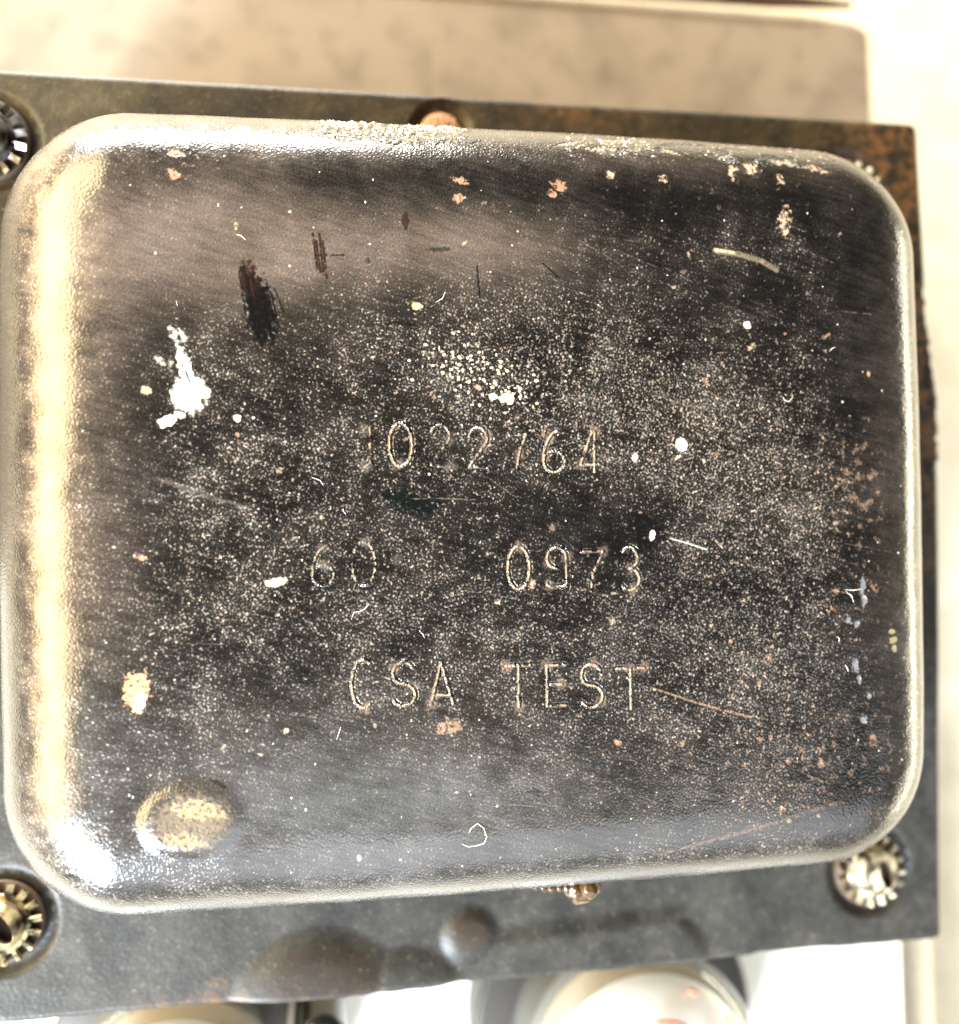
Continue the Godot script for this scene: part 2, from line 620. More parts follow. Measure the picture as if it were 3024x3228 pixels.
func blend_px(j: int, c: Color, a: float) -> void:
	cov_rgb[j * 3] = int(lerpf(cov_rgb[j * 3], c.r * 255.0, a))
	cov_rgb[j * 3 + 1] = int(lerpf(cov_rgb[j * 3 + 1], c.g * 255.0, a))
	cov_rgb[j * 3 + 2] = int(lerpf(cov_rgb[j * 3 + 2], c.b * 255.0, a))


# A ragged spot of another colour, with its own relief (mm) and gloss.
func spot(x: float, z: float, rx: float, rz: float, turn: float, c: Color, a: float, ragged: float, rise := 0.0, rough := -1.0, soft := 0.12, holes := 0.0) -> void:
	var R := maxf(rx, rz) * (1.25 + ragged)
	var x0 := maxi(0, int((x - R - U0) * PPM))
	var x1 := mini(TEX_W - 1, int((x + R - U0) * PPM))
	var y0 := maxi(0, int((z - R - V0) * PPM))
	var y1 := mini(TEX_H - 1, int((z + R - V0) * PPM))
	var cs := cos(turn)
	var sn := sin(turn)
	for py in range(y0, y1 + 1):
		for px in range(x0, x1 + 1):
			var dx := px / PPM + U0 - x
			var dz := py / PPM + V0 - z
			var d := Vector2((dx * cs + dz * sn) / rx, (-dx * sn + dz * cs) / rz).length()
			var j := py * TEX_W + px
			var nn := cov_n[j] / 255.0 - 0.5
			var k := smoothstep(1.0 + soft, 1.0 - soft, d + nn * 2.0 * ragged)
			if holes > 0.0:
				k *= smoothstep(holes - 0.06, holes + 0.1, cov_n[posmod(j * 7 + 12345, cov_n.size())] / 255.0 * 0.35 + cov_n[(j + 90000) % cov_n.size()] / 255.0 * 0.65)
			if k <= 0.0:
				continue
			blend_px(j, c.lightened(0.12 * nn) if nn > 0.0 else c.darkened(-0.25 * nn), k * a)
			cov_h[j] += rise * k
			if rough >= 0.0:
				cov_r[j] = int(lerpf(cov_r[j], rough * 255.0, k))


# A line along points (mm): half width, colour, strength, depth (negative is a groove with a raised burr), gaps.
func stroke(path: PackedVector2Array, half: float, c: Color, a: float, depth: float, gaps := 0.0, seed_ := 0) -> void:
	for i in path.size() - 1:
		var p := path[i]
		var q := path[i + 1]
		var R := half * 2.6
		var x0 := maxi(0, int((minf(p.x, q.x) - R - U0) * PPM))
		var x1 := mini(TEX_W - 1, int((maxf(p.x, q.x) + R - U0) * PPM))
		var y0 := maxi(0, int((minf(p.y, q.y) - R - V0) * PPM))
		var y1 := mini(TEX_H - 1, int((maxf(p.y, q.y) + R - V0) * PPM))
		for py in range(y0, y1 + 1):
			for px in range(x0, x1 + 1):
				var v := Vector2(px / PPM + U0, py / PPM + V0)
				var near := Geometry2D.get_closest_point_to_segment(v, p, q)
				if i > 0 and near.is_equal_approx(p):
					continue
				var d := v.distance_to(near) / half
				if d > 2.6:
					continue
				var j := py * TEX_W + px
				var nn := cov_n[(j + seed_ * 7919) % cov_n.size()] / 255.0
				var keep := smoothstep(gaps - 0.12, gaps + 0.12, nn) if gaps > 0.0 else 1.0
				var inside := smoothstep(1.15, 0.6, d + (nn - 0.5) * 0.5)
				blend_px(j, c.darkened(0.35 * (1.0 - nn)), inside * a * keep)
				if depth < 0.0:
					cov_h[j] += depth * smoothstep(1.2, 0.0, d) * (0.45 + 0.55 * keep) - 0.28 * depth * exp(-pow((d - 1.65) / 0.45, 2.0)) * keep
				else:
					cov_h[j] += depth * inside * keep


func marks() -> void:
	var white := Color(0.93, 0.90, 0.84)
	var cream := Color(0.86, 0.76, 0.60)
	var tan_ := Color(0.64, 0.55, 0.44)
	var orange := Color(0.66, 0.47, 0.34)
	var soot := Color(0.04, 0.037, 0.035)
	var umber := Color(0.13, 0.075, 0.05)
	var moss := Color(0.035, 0.05, 0.045)
	# black smears where the paint was wiped or is bare of dust
	for k in 5:
		stroke(PackedVector2Array([Vector2(-25.3 + 0.5 * k, -23.0 + 0.5 * k), Vector2(-24.0 + 0.45 * k, -16.6 - 0.5 * (k % 3))]), 0.30, soot, 0.85, -0.006, 0.32, k)
	spot(-23.7, -19.0, 1.15, 2.9, -0.15, soot, 0.97, 0.85, -0.012, 0.13, 0.3)
	spot(-24.6, -21.9, 0.8, 1.6, -0.2, umber, 0.8, 0.8, -0.01, 0.2, 0.3)
	for k in 9:
		var sx := -25.6 + 0.42 * k
		stroke(PackedVector2Array([Vector2(sx, -22.5 + rng.randf_range(-1.0, 2.5)), Vector2(sx + 0.8, -17.5 + rng.randf_range(-1.5, 2.2))]), 0.09, soot, 0.9, -0.006, 0.3, 70 + k)
	for k in 6:
		stroke(PackedVector2Array([Vector2(-12.4 + rng.randf_range(0.0, 1.5), -1.5 + 0.3 * k), Vector2(-7.0 + rng.randf_range(-1.0, 0.8), -0.3 + 0.3 * k)]), 0.09, moss, 0.9, -0.006, 0.3, 80 + k)
	for k in 4:
		stroke(PackedVector2Array([Vector2(-18.6 + 0.32 * k, -26.6 + 0.7 * (k % 2)), Vector2(-18.2 + 0.3 * k, -23.2 + 0.3 * k)]), 0.14, umber, 0.9, -0.008, 0.3, 11 + k)
	stroke(PackedVector2Array([Vector2(-18.4, -24.5), Vector2(-15.6, -24.6)]), 0.10, umber, 0.8, -0.006, 0.35, 17)
	spot(-9.6, -28.2, 0.34, 0.9, 0.0, umber, 0.95, 0.35, -0.015, 0.35)
	for k in 4:
		stroke(PackedVector2Array([Vector2(-12.0 + 0.5 * k, -1.2 + 0.45 * k), Vector2(-7.0 - 0.2 * k, 0.0 + 0.40 * k)]), 0.26, moss, 0.85, -0.006, 0.36, 20 + k)
	spot(-9.3, -0.6, 2.6, 0.75, 0.24, moss, 0.95, 0.8, -0.01, 0.13, 0.3)
	spot(14.2, 1.9, 0.85, 0.9, 0.4, soot, 0.97, 0.6, -0.02, 0.13)
	spot(14.0, 3.6, 0.6, 0.8, 0.0, soot, 0.97, 0.6, -0.02, 0.13)
	stroke(PackedVector2Array([Vector2(-2.5, -23.9), Vector2(-2.3, -20.8)]), 0.1, soot, 0.9, -0.01, 0.0, 31)
	stroke(PackedVector2Array([Vector2(-11.6, -17.9), Vector2(-10.6, -18.15), Vector2(-8.9, -17.9)]), 0.14, soot, 0.9, -0.01, 0.2, 32)
	stroke(PackedVector2Array([Vector2(4.2, -24.4), Vector2(5.8, -23.0)]), 0.09, soot, 0.8, -0.01, 0.2, 33)
	spot(21.0, -30.6, 0.28, 0.42, 0.0, soot, 0.95, 0.2, -0.03, 0.3)
	for k in 16:
		spot(rng.randf_range(-34, 36), rng.randf_range(-27, 30), rng.randf_range(0.3, 1.4), rng.randf_range(0.15, 0.5), rng.randf_range(-0.4, 0.7), soot, 0.55, 0.6, 0.0, 0.35)
	# splashes of white paint
	spot(-30.25, -10.9, 1.65, 1.75, 0.2, white, 0.95, 0.34, 0.13, 0.6, 0.22)
	spot(-30.7, -13.4, 0.62, 1.9, -0.25, white, 0.85, 0.45, 0.04, 0.6, 0.12, 0.30)
	spot(-31.2, -16.4, 1.0, 0.7, 0.4, Color(0.80, 0.79, 0.74), 0.8, 0.6, 0.03, 0.6, 0.12, 0.44)
	spot(-32.6, -14.1, 0.9, 0.5, 0.4, Color(0.72, 0.70, 0.66), 0.7, 0.7, 0.02, 0.6, 0.1, 0.5)
	spot(-32.3, -8.3, 1.0, 0.50, -0.45, white, 0.95, 0.35, 0.05, 0.6)
	spot(-31.2, -8.9, 0.6, 0.35, 0.1, white, 0.8, 0.4, 0.04, 0.6)
	spot(-34.2, -11.2, 0.5, 0.45, 0.0, tan_, 0.85, 0.4, 0.03, 0.6)
	spot(-30.8, -10.4, 0.7, 0.9, 0.2, Color(0.70, 0.67, 0.60), 0.7, 0.6, 0.03, 0.6, 0.4, 0.42)
	spot(-29.6, -11.6, 0.5, 0.6, 0.2, Color(0.76, 0.72, 0.64), 0.7, 0.6, 0.04, 0.6, 0.4, 0.4)
	spot(-29.0, -10.2, 0.25, 0.3, 0.0, soot, 0.8, 0.2, 0.0, 0.3)
	stroke(PackedVector2Array([Vector2(-30.6, -13.0), Vector2(-30.2, -12.0)]), 0.1, soot, 0.9, -0.03, 0.0, 41)
	spot(18.5, -6.1, 0.64, 0.70, 0.0, Color(0.86, 0.85, 0.82), 0.96, 0.12, 0.06, 0.55)
	spot(13.5, -4.8, 0.32, 0.40, 0.0, white, 0.95, 0.2, 0.05, 0.55)
	spot(15.2, 3.2, 0.34, 0.5, 0.3, white, 0.95, 0.4, 0.06, 0.55)
	spot(-25.9, -8.6, 0.35, 0.35, 0, Color(0.85, 0.78, 0.72), 0.9, 0.3, 0.05, 0.6)
	spot(26.0, -18.6, 0.42, 0.4, 0, white, 0.9, 0.4, 0.05, 0.6)
	# pale glittering crumbs above the number
	for k in 120:
		var t := rng.randf()
		var gx := lerpf(-6.5, 1.6, t) + rng.randfn(0.0, 2.0)
		var gz := lerpf(-15.5, -10.6, t) + rng.randfn(0.0, 1.3)
		spot(gx, gz, rng.randf_range(0.06, 0.22), rng.randf_range(0.06, 0.18), 0.0, cream.lightened(rng.randf() * 0.5), 0.85, 0.4, 0.04, 0.5)
	spot(0.3, -10.7, 0.8, 0.5, 0.1, Color(0.96, 0.90, 0.74), 0.95, 0.6, 0.05, 0.5)
	spot(-1.1, -10.9, 0.4, 0.35, 0.1, Color(0.96, 0.90, 0.74), 0.9, 0.5, 0.05, 0.5)
	spot(-8.6, -19.7, 0.5, 0.35, 0.2, Color(0.90, 0.77, 0.47), 0.9, 0.5, 0.05, 0.5)
	# rust and bare spots
	spot(-35.3, 16.9, 1.15, 1.7, 0.1, Color(0.88, 0.64, 0.40), 0.95, 0.55, 0.03, 0.5, 0.12, 0.34)
	spot(-35.0, 18.0, 0.6, 0.9, 0.1, Color(0.95, 0.83, 0.66), 0.9, 0.5, 0.02, 0.5, 0.1, 0.36)
	spot(-22.4, 7.1, 1.0, 0.42, -0.15, Color(0.80, 0.70, 0.54), 0.95, 0.35, 0.07, 0.6)
	spot(-30.4, 29.3, 3.5, 2.5, 0.05, Color(0.42, 0.35, 0.25), 0.65, 0.4, 0.0, 0.5, 0.25, 0.30)
	spot(-29.7, 28.2, 2.3, 0.9, 0.12, Color(0.66, 0.53, 0.36), 0.8, 0.65, 0.02, 0.5, 0.2, 0.42)
	spot(-31.0, 31.0, 1.8, 0.7, 0.2, Color(0.62, 0.50, 0.35), 0.75, 0.65, 0.02, 0.5, 0.2, 0.44)
	for s in [[6.0, -32.3, 0.7, 0.6], [-4.0, -32.4, 0.8, 0.35], [-4.3, -30.6, 0.45, 0.45], [-31.4, -34.0, 0.7, 0.4], [-31.6, -31.9, 0.55, 0.5], [5.3, -31.5, 0.5, 0.4], [-34.8, 4.5, 0.5, 0.3], [11.2, 24.0, 0.4, 0.3]]:
		spot(s[0], s[1], s[2], s[3], 0.3, orange, 0.8, 0.7, 0.04, 0.65, 0.25, 0.36)
	for s in [[25.1, -35.2, 0.45, 0.9], [27.2, -35.6, 0.8, 0.75], [30.2, -34.4, 0.45, 0.55], [34.7, -36.2, 1.2, 0.42], [42.3, -35.6, 0.8, 0.32], [30.3, -29.9, 0.6, 1.15], [30.4, -28.5, 0.3, 0.5], [17.2, -33.8, 0.5, 0.4], [11.5, -33.9, 0.4, 0.5]]:
		spot(s[0], s[1], s[2], s[3], 0.35, Color(0.68, 0.56, 0.46), 0.9, 0.95, 0.06, 0.6, 0.3, 0.40)
	spot(-5.8, 21.6, 1.3, 0.7, -0.1, Color(0.62, 0.48, 0.36), 0.6, 0.7, 0.02, 0.6, 0.2, 0.36)
	for k in 90:
		var rx := rng.randf_range(-38, 40)
		var rz := rng.randf_range(-31, 34)
		if rng.randf() > 0.35 + 0.65 * clampf((rx + 10.0) / 40.0, 0.0, 1.0):
			continue
		spot(rx, rz, rng.randf_range(0.12, 0.42), rng.randf_range(0.12, 0.38), rng.randf() * 3.0, [orange, tan_, Color(0.76, 0.60, 0.48), cream][k % 4], rng.randf_range(0.4, 0.8), 0.8, 0.03, 0.6, 0.3, 0.35)
	for k in 190:
		spot(rng.randf_range(-44, 44), rng.randf_range(-35, 37), rng.randf_range(0.05, 0.13), rng.randf_range(0.05, 0.13), 0.0, white, rng.randf_range(0.5, 0.95), 0.4, 0.04, 0.5)
	# whitish drops in the furrow at the right
	for s in [[38.3, 9.0, 0.28, 1.0], [38.4, 10.4, 0.3, 0.6], [37.3, 17.3, 0.32, 0.7], [37.7, 18.7, 0.26, 0.4], [36.6, 12.5, 0.3, 0.3], [37.6, 12.8, 0.28, 0.35], [38.7, 20.5, 0.3, 0.3], [38.2, 23.0, 0.4, 0.4]]:
		spot(s[0], s[1], s[2], s[3], 0.05, Color(0.62, 0.64, 0.68), 0.55, 0.8, 0.09, 0.3, 0.3)
	for s in [[41.7, 13.8, 0.4, 0.3], [41.9, 14.7, 0.5, 0.35], [42.0, 15.6, 0.3, 0.4]]:
		spot(s[0], s[1], s[2], s[3], 0.0, Color(0.60, 0.57, 0.34), 0.7, 0.4, 0.08, 0.5)
	# flaking paint and corrosion under the rear edge
	for k in 90:
		var fx := rng.randf_range(-19.0, -2.5) if k < 55 else rng.randf_range(6.0, 34.0)
		var fz := -36.8 - 5.0 * rng.randf() if k < 55 else -36.6 - 4.0 * rng.randf()
		spot(fx, fz, rng.randf_range(0.3, 1.7), rng.randf_range(0.2, 0.6), rng.randf_range(-0.4, 0.4), [soot, Color(0.20, 0.17, 0.14), soot, Color(0.50, 0.47, 0.42)][k % 4], 0.9, 0.7, [-0.10, -0.05, 0.10, 0.14][k % 4], 0.4)
	# scratches
	stroke(PackedVector2Array([Vector2(22.6, -26.3), Vector2(25.2, -26.0), Vector2(27.7, -25.4), Vector2(29.4, -24.5)]), 0.34, Color(0.52, 0.47, 0.39), 0.75, -0.012, 0.2, 51)
	stroke(PackedVector2Array([Vector2(22.6, -26.4), Vector2(24.6, -26.15)]), 0.2, Color(0.82, 0.74, 0.58), 0.8, -0.012, 0.2, 52)
	stroke(PackedVector2Array([Vector2(17.2, 3.5), Vector2(19.0, 4.0), Vector2(21.1, 4.7)]), 0.09, Color(0.80, 0.78, 0.73), 0.9, -0.02, 0.15, 53)
	stroke(PackedVector2Array([Vector2(14.8, 18.6), Vector2(19.8, 20.4), Vector2(25.6, 22.1)]), 0.13, Color(0.60, 0.47, 0.36), 0.75, -0.02, 0.30, 54)
	stroke(PackedVector2Array([Vector2(35.3, 31.4), Vector2(26.4, 33.6), Vector2(16.2, 36.0)]), 0.28, Color(0.55, 0.43, 0.34), 0.45, 0.0, 0.42, 55)
	stroke(PackedVector2Array([Vector2(-33.0, -2.9), Vector2(-29.1, -1.3), Vector2(-25.0, 0.1)]), 0.32, Color(0.45, 0.42, 0.39), 0.5, 0.0, 0.35, 56)
	for k in 90:
		var p := Vector2(rng.randf_range(-38, 38), rng.randf_range(-30, 32))
		var dir := Vector2.from_angle(0.3 + rng.randfn(0.0, 0.22)) * rng.randf_range(1.0, 7.0)
		stroke(PackedVector2Array([p, p + dir * 0.5 + Vector2(0, rng.randf_range(-0.1, 0.1)), p + dir]), rng.randf_range(0.04, 0.075), Color(0.50, 0.47, 0.43) if k % 3 else soot, 0.55, -0.01, 0.42, k)


const GLYPHS := {
	"0": [["e", 0, 0, 1, 1, 0, 360]],
	"1": [[-0.7, -0.75, 0.2, -1.0, 0.25, 0.85], [0.25, 0.85, -0.6, 1.0]],
	"2": [["e", 0, -0.48, 0.9, 0.52, 190, 400], [0.62, -0.12, -0.9, 0.92, 0.9, 1.0]],
	"3": [["e", 0, -0.5, 0.8, 0.5, 215, 450], ["e", 0, 0.48, 0.95, 0.5, -90, 145]],
	"4": [[0.45, 1.0, 0.55, -1.0, 0.3, -0.98, -0.95, 0.6], [-0.95, 0.64, 0.95, 0.64]],
	"6": [["e", 0, 0.48, 0.95, 0.5, 0, 360], ["e", 0.55, 0.4, 1.5, 1.38, 180, 262]],
	"7": [[-1.0, -0.92, 1.0, -0.95, 0.1, 0.1, -0.15, 1.0]],
	"9": [["e", 0, -0.45, 0.9, 0.5, 90, 360], [0.9, -0.45, 0.95, 0.85], ["e", 0.0, 0.82, 0.92, 0.14, 0, 200]],
	"A": [[-0.85, 1.0, 0.0, -1.0, 0.95, 1.0], [-0.6, 0.55, 0.7, 0.6]],
	"C": [["e", 0.1, 0, 1.0, 1.0, 60, 300]],
	"E": [[0.95, -0.98, -0.9, -0.98, -0.9, 0.98, 0.98, 0.98], [-0.9, -0.05, 0.6, -0.05]],
	"S": [["e", 0, -0.5, 0.9, 0.48, -30, -270], ["e", 0, 0.48, 0.98, 0.5, -90, 150]],
	"T": [[-1.0, -0.98, 1.0, -0.98], [0.02, -0.98, 0.0, 1.0]],
}


func stamping() -> void:
	# letter, x, z, half width, half height (mm), how clear it still is
	var row := [
		["1", -13.4, -6.0, 0.7, 2.1, 0.5], ["0", -10.3, -6.1, 1.1, 2.15, 1.0], ["2", -6.4, -6.0, 1.05, 2.05, 0.45], ["2", -2.6, -5.8, 1.0, 2.0, 0.7], ["7", 1.4, -5.3, 0.85, 1.95, 0.7], ["6", 5.1, -5.4, 1.15, 2.1, 0.95], ["4", 8.8, -5.4, 1.0, 2.05, 0.9],
		["6", -17.9, 5.6, 1.1, 1.95, 0.45], ["0", -14.0, 5.5, 1.1, 2.15, 0.52], ["C", -10.0, 5.8, 1.0, 2.0, 0.16], ["0", 1.3, 6.2, 1.1, 2.15, 1.0], ["9", 5.2, 6.2, 1.1, 2.05, 0.85], ["7", 8.9, 6.6, 1.15, 2.05, 0.7], ["3", 12.8, 6.5, 1.05, 2.2, 0.9],
		["C", -14.3, 17.1, 1.15, 2.3, 0.95], ["S", -10.3, 17.3, 1.15, 2.15, 0.8], ["A", -6.6, 17.3, 1.2, 2.05, 0.8], ["T", 1.1, 17.9, 1.2, 2.05, 0.95], ["E", 4.9, 18.0, 1.0, 2.05, 0.95], ["S", 8.6, 18.2, 1.15, 2.2, 1.0], ["T", 12.7, 18.6, 1.45, 2.05, 1.0],
	]
	var k := 0
	for g in row:
		var clear: float = g[5]
		for part in GLYPHS[g[0]]:
			var path := PackedVector2Array()
			if part[0] is String:
				var n := 22
				for i in n + 1:
					var a := deg_to_rad(lerpf(part[5], part[6], float(i) / n))
					path.append(Vector2(part[1] + part[3] * cos(a), part[2] + part[4] * sin(a)))
			else:
				for i in range(0, part.size(), 2):
					path.append(Vector2(part[i], part[i + 1]))
			for i in path.size():
				path[i] = Vector2(g[1] + path[i].x * g[3], g[2] + path[i].y * g[4])
			k += 1
			var cut_shade := path.duplicate()  # shaded side of each cut, painted as a dark offset line
			for i in cut_shade.size():
				cut_shade[i] += Vector2(0.12, -0.09)
			stroke(cut_shade, 0.25, Color(0.04, 0.036, 0.032), 0.75 * clear, 0.0, 0.30, 90 + k)
			stroke(path, 0.15, Color(0.84, 0.72, 0.57), 0.78 * clear, -0.19 * clear, 0.40 + 0.22 * (1.0 - clear), 60 + k)  # pale line paints in the lit edge of the groove
			# rust that crept out of the cut
			var c := path[rng.randi() % path.size()]
			spot(c.x, c.y, 0.6, 0.5, rng.randf() * 3.0, Color(0.55, 0.40, 0.28), 0.4 * clear, 0.7, 0.0, 0.6, 0.4)


# ---- the flange: a sheet with pressed bosses at its front edge
func dome(q: float) -> float:
	return smoothstep(1.05, 0.55, q) * 0.35 + 0.65 * maxf(0.0, 1.0 - q * q)


func flange_height(x: float, z: float) -> float:
	var h := 0.0
	# raised pocket over the leads, cut by the front edge
	h = maxf(h, 1.5 * dome(Vector2((x + 19.0) / 10.2, (z - 57.0) / 8.8).length()))
	h = maxf(h, 1.1 * dome(Vector2((x + 9.0) / 7.0, (z - 57.4) / 6.2).length()))
	# small round boss
	h = maxf(h, 0.85 * dome(Vector2((x + 1.2) / 3.6, (z - 50.6) / 3.6).length()))
	# wide shallow pressing that ends in a curve on the right
	var d := maxf(51.2 - z - 0.05 * (x - 3.0), x - (27.6 - 3.0 * pow(clampf((55.2 - z) / 4.6, 0.0, 1.0), 2.0)))
	h = maxf(h, 0.55 * smoothstep(1.6, -0.9, d) * smoothstep(-2.0, 5.0, x))
	# hollows round the two right bolts
	for b in [Vector2(50.5, 46.3), Vector2(49.1, -40.5), Vector2(-53.2, 44.9), Vector2(-54.6, -42.0)]:
		var q: float = b.distance_to(Vector2(x, z))
		h -= 0.7 * smoothstep(6.2, 5.0, q)
	h -= 0.8 * smoothstep(4.0, 3.2, Vector2(x + 3.3, z + 45.6).length())
	return h


func flange(root: Node3D) -> void:
	var cols := 340
	var rows := 300
	var pts := PackedVector3Array()
	var uvs := PackedVector2Array()
	var ragged := FastNoiseLite.new()
	ragged.seed = 15
	ragged.frequency = 0.25
	var warp := FastNoiseLite.new()
	warp.seed = 16
	warp.frequency = 0.03
	for r in rows:
		var fz := float(r) / (rows - 1)
		for c in cols:
			var fx := float(c) / (cols - 1)
			var z0 := -50.0
			var z1 := 55.9
			var z := lerpf(z0, z1, fz)
			var xr := 59.9
			if z > -29.0 and z < -6.0:
				# chewed stretch of the right edge
				xr = lerpf(60.2, 61.6, smoothstep(-27.0, -13.0, z)) + 0.45 * ragged.get_noise_1d(z * 2.2) + 0.2 * ragged.get_noise_1d(z * 7.0)
			elif z >= -6.0:
				xr = lerpf(61.4, 60.3, smoothstep(-6.0, 55.0, z))
			else:
				xr = lerpf(59.5, 60.2, smoothstep(-50.0, -29.0, z))
			var x := lerpf(-60.5, xr, fx)
			if fz == 1.0:
				z += 0.12 * ragged.get_noise_1d(x * 1.3) - (0.35 * smoothstep(34.0, 36.0, x) * smoothstep(46.0, 43.0, x))
			# softened sheet corners
			var ex := maxf(0.0, absf(x) - (absf(xr) - 1.2))
			var ez := maxf(0.0, maxf(z - 54.7, -48.8 - z))
			var y := flange_height(x, z) + 0.18 * warp.get_noise_2d(x, z)
			if fx == 0.0 or fx == 1.0 or fz == 0.0 or fz == 1.0:
				y -= 0.25
			if ex > 0.0 and ez > 0.0 and ex * ex + ez * ez > 1.44:
				var k := 1.2 / sqrt(ex * ex + ez * ez)
				x -= signf(x) * ex * (1.0 - k)
				z -= (1.0 if z > 0.0 else -1.0) * ez * (1.0 - k)
			pts.append(Vector3(x, y, z))
			uvs.append(Vector2((x + 64.0) / 128.0, (z + 64.0) / 128.0))
	var top := sheet(pts, uvs, rows, cols)
	# the cut edge and the underside
	var rim := PackedInt32Array()
	for c in cols:
		rim.append(c)
	for r in range(1, rows):
		rim.append(r * cols + cols - 1)
	for c in range(cols - 2, -1, -1):
		rim.append((rows - 1) * cols + c)
	for r in range(rows - 2, 0, -1):
		rim.append(r * cols)
	var epts := PackedVector3Array()
	var euv := PackedVector2Array()
	for k in 2:
		for i in rim:
			epts.append(pts[i] - Vector3(0, 1.5 * k, 0))
			euv.append(uvs[i] + Vector2(0.003, 0.003) * k)
	var st := SurfaceTool.new()
	st.begin(Mesh.PRIMITIVE_TRIANGLES)
	st.append_from(top, 0, Transform3D())
	st.append_from(sheet(epts, euv, 2, rim.size(), true), 0, Transform3D())
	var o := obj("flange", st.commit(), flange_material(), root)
	o.position.y = FLANGE_Y * MM


func flange_material() -> StandardMaterial3D:
	var t := 1280
	var n1 := grain(t, t, 0.012, 4, 201)
	var n2 := grain(t, t, 0.05, 3, 202)
	var n3 := grain(t, t, 0.16, 2, 203)
	var rgb := PackedByteArray()
	rgb.resize(t * t * 3)
	var hh := PackedByteArray()
	hh.resize(t * t)
	for y in t:
		var z := y * 0.1 - 64.0
		for x in t:
			var px := x * 0.1 - 64.0
			var j := y * t + x
			var a := n1[j] / 255.0
			var b := n2[j] / 255.0
			var c := n3[j] / 255.0
			var k := 0.165 + 0.12 * (a - 0.5) + 0.06 * (b - 0.5) + 0.05 * (c - 0.5)
			var rear := smoothstep(10.0, -40.0, z)  # warm shadow at the rear, tinted into the colour
			var cr := k * lerpf(1.02, 1.08, rear)
			var cg := k * lerpf(0.985, 0.92, rear)
			var cb := k * lerpf(0.90, 0.60, rear)
			# rust along the right edge and the rear right corner, a lick of it at the front edge
			var w := smoothstep(51.0, 59.0, px) * smoothstep(30.0, -25.0, z) + 0.7 * smoothstep(40.0, 56.0, px) * smoothstep(-30.0, -44.0, z)
			w += 0.7 * smoothstep(53.5, 55.8, z) * smoothstep(-42.0, -34.0, px) * smoothstep(-20.0, -28.0, px)
			w += 0.6 * exp(-pow((px - 13.0) / 7.0, 2.0) - pow((z + 48.5) / 1.6, 2.0)) + 0.9 * exp(-pow((px + 3.3) / 3.2, 2.0) - pow((z + 46.0) / 3.0, 2.0))
			w += 0.5 * exp(-pow((px + 30.5) / 1.6, 2.0) - pow((z - 53.5) / 1.8, 2.0))
			w = clampf(w, 0.0, 1.0) * smoothstep(0.30, 0.62, b * 0.6 + a * 0.4)
			w *= 0.7
			cr = lerpf(cr, 0.40 + 0.16 * (c - 0.5), w)
			cg = lerpf(cg, 0.26 + 0.10 * (c - 0.5), w)
			cb = lerpf(cb, 0.15 + 0.05 * (c - 0.5), w)
			# shade on the pressed bosses, painted in brown
			var boss_shade := smoothstep(1.0, 0.5, Vector2((px + 18.5) / 8.0, (z - 53.5) / 4.8).length()) + smoothstep(1.0, 0.6, Vector2((px + 1.2) / 2.9, (z - 50.0) / 2.9).length())
			boss_shade = clampf(boss_shade, 0.0, 1.0) * (0.45 + 0.5 * a)
			cr = lerpf(cr, 0.17, boss_shade)
			cg = lerpf(cg, 0.13, boss_shade)
			cb = lerpf(cb, 0.09, boss_shade)
			# dust
			var d := smoothstep(0.66, 0.90, c * 0.75 + b * 0.25) * 0.3
			cr = lerpf(cr, 0.70, d)
			cg = lerpf(cg, 0.65, d)
			cb = lerpf(cb, 0.56, d)
			rgb[j * 3] = clampi(int(cr * 255.0), 5, 255)
			rgb[j * 3 + 1] = clampi(int(cg * 255.0), 5, 255)
			rgb[j * 3 + 2] = clampi(int(cb * 255.0), 5, 255)
			hh[j] = clampi(int((c * 0.45 + b * 0.4 + d * 0.3) * 200.0), 0, 255)
	var m := mat(Color.WHITE, 0.48, 0.0, 0.42)
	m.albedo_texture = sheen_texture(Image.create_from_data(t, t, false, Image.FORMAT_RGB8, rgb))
	m.heightmap_enabled = true
	m.heightmap_texture = sheen_texture(Image.create_from_data(t, t, false, Image.FORMAT_L8, hh))
	m.heightmap_scale = 0.006
	return m


func core(root: Node3D) -> void:
	# the stack of iron sheets under the flange
	var iron := mat(lin(0.09, 0.075, 0.06), 0.55, 0.3)
	var shapes := []
	for k in 3:
		shapes.append(slab(PackedVector2Array([Vector2(-58 - 0.3 * k, -48 + 0.2 * k), Vector2(58 + 0.2 * k, -48 - 0.2 * k), Vector2(58 - 0.2 * k, 48 + 0.3 * k), Vector2(-58 + 0.2 * k, 48)]), 0.0, -1.35, 0.12))
	for k in 22:
		var o := obj("lamination", shapes[k % 3], iron, root)
		o.position.y = (FLANGE_Y - 2.4 - 1.5 * k) * MM


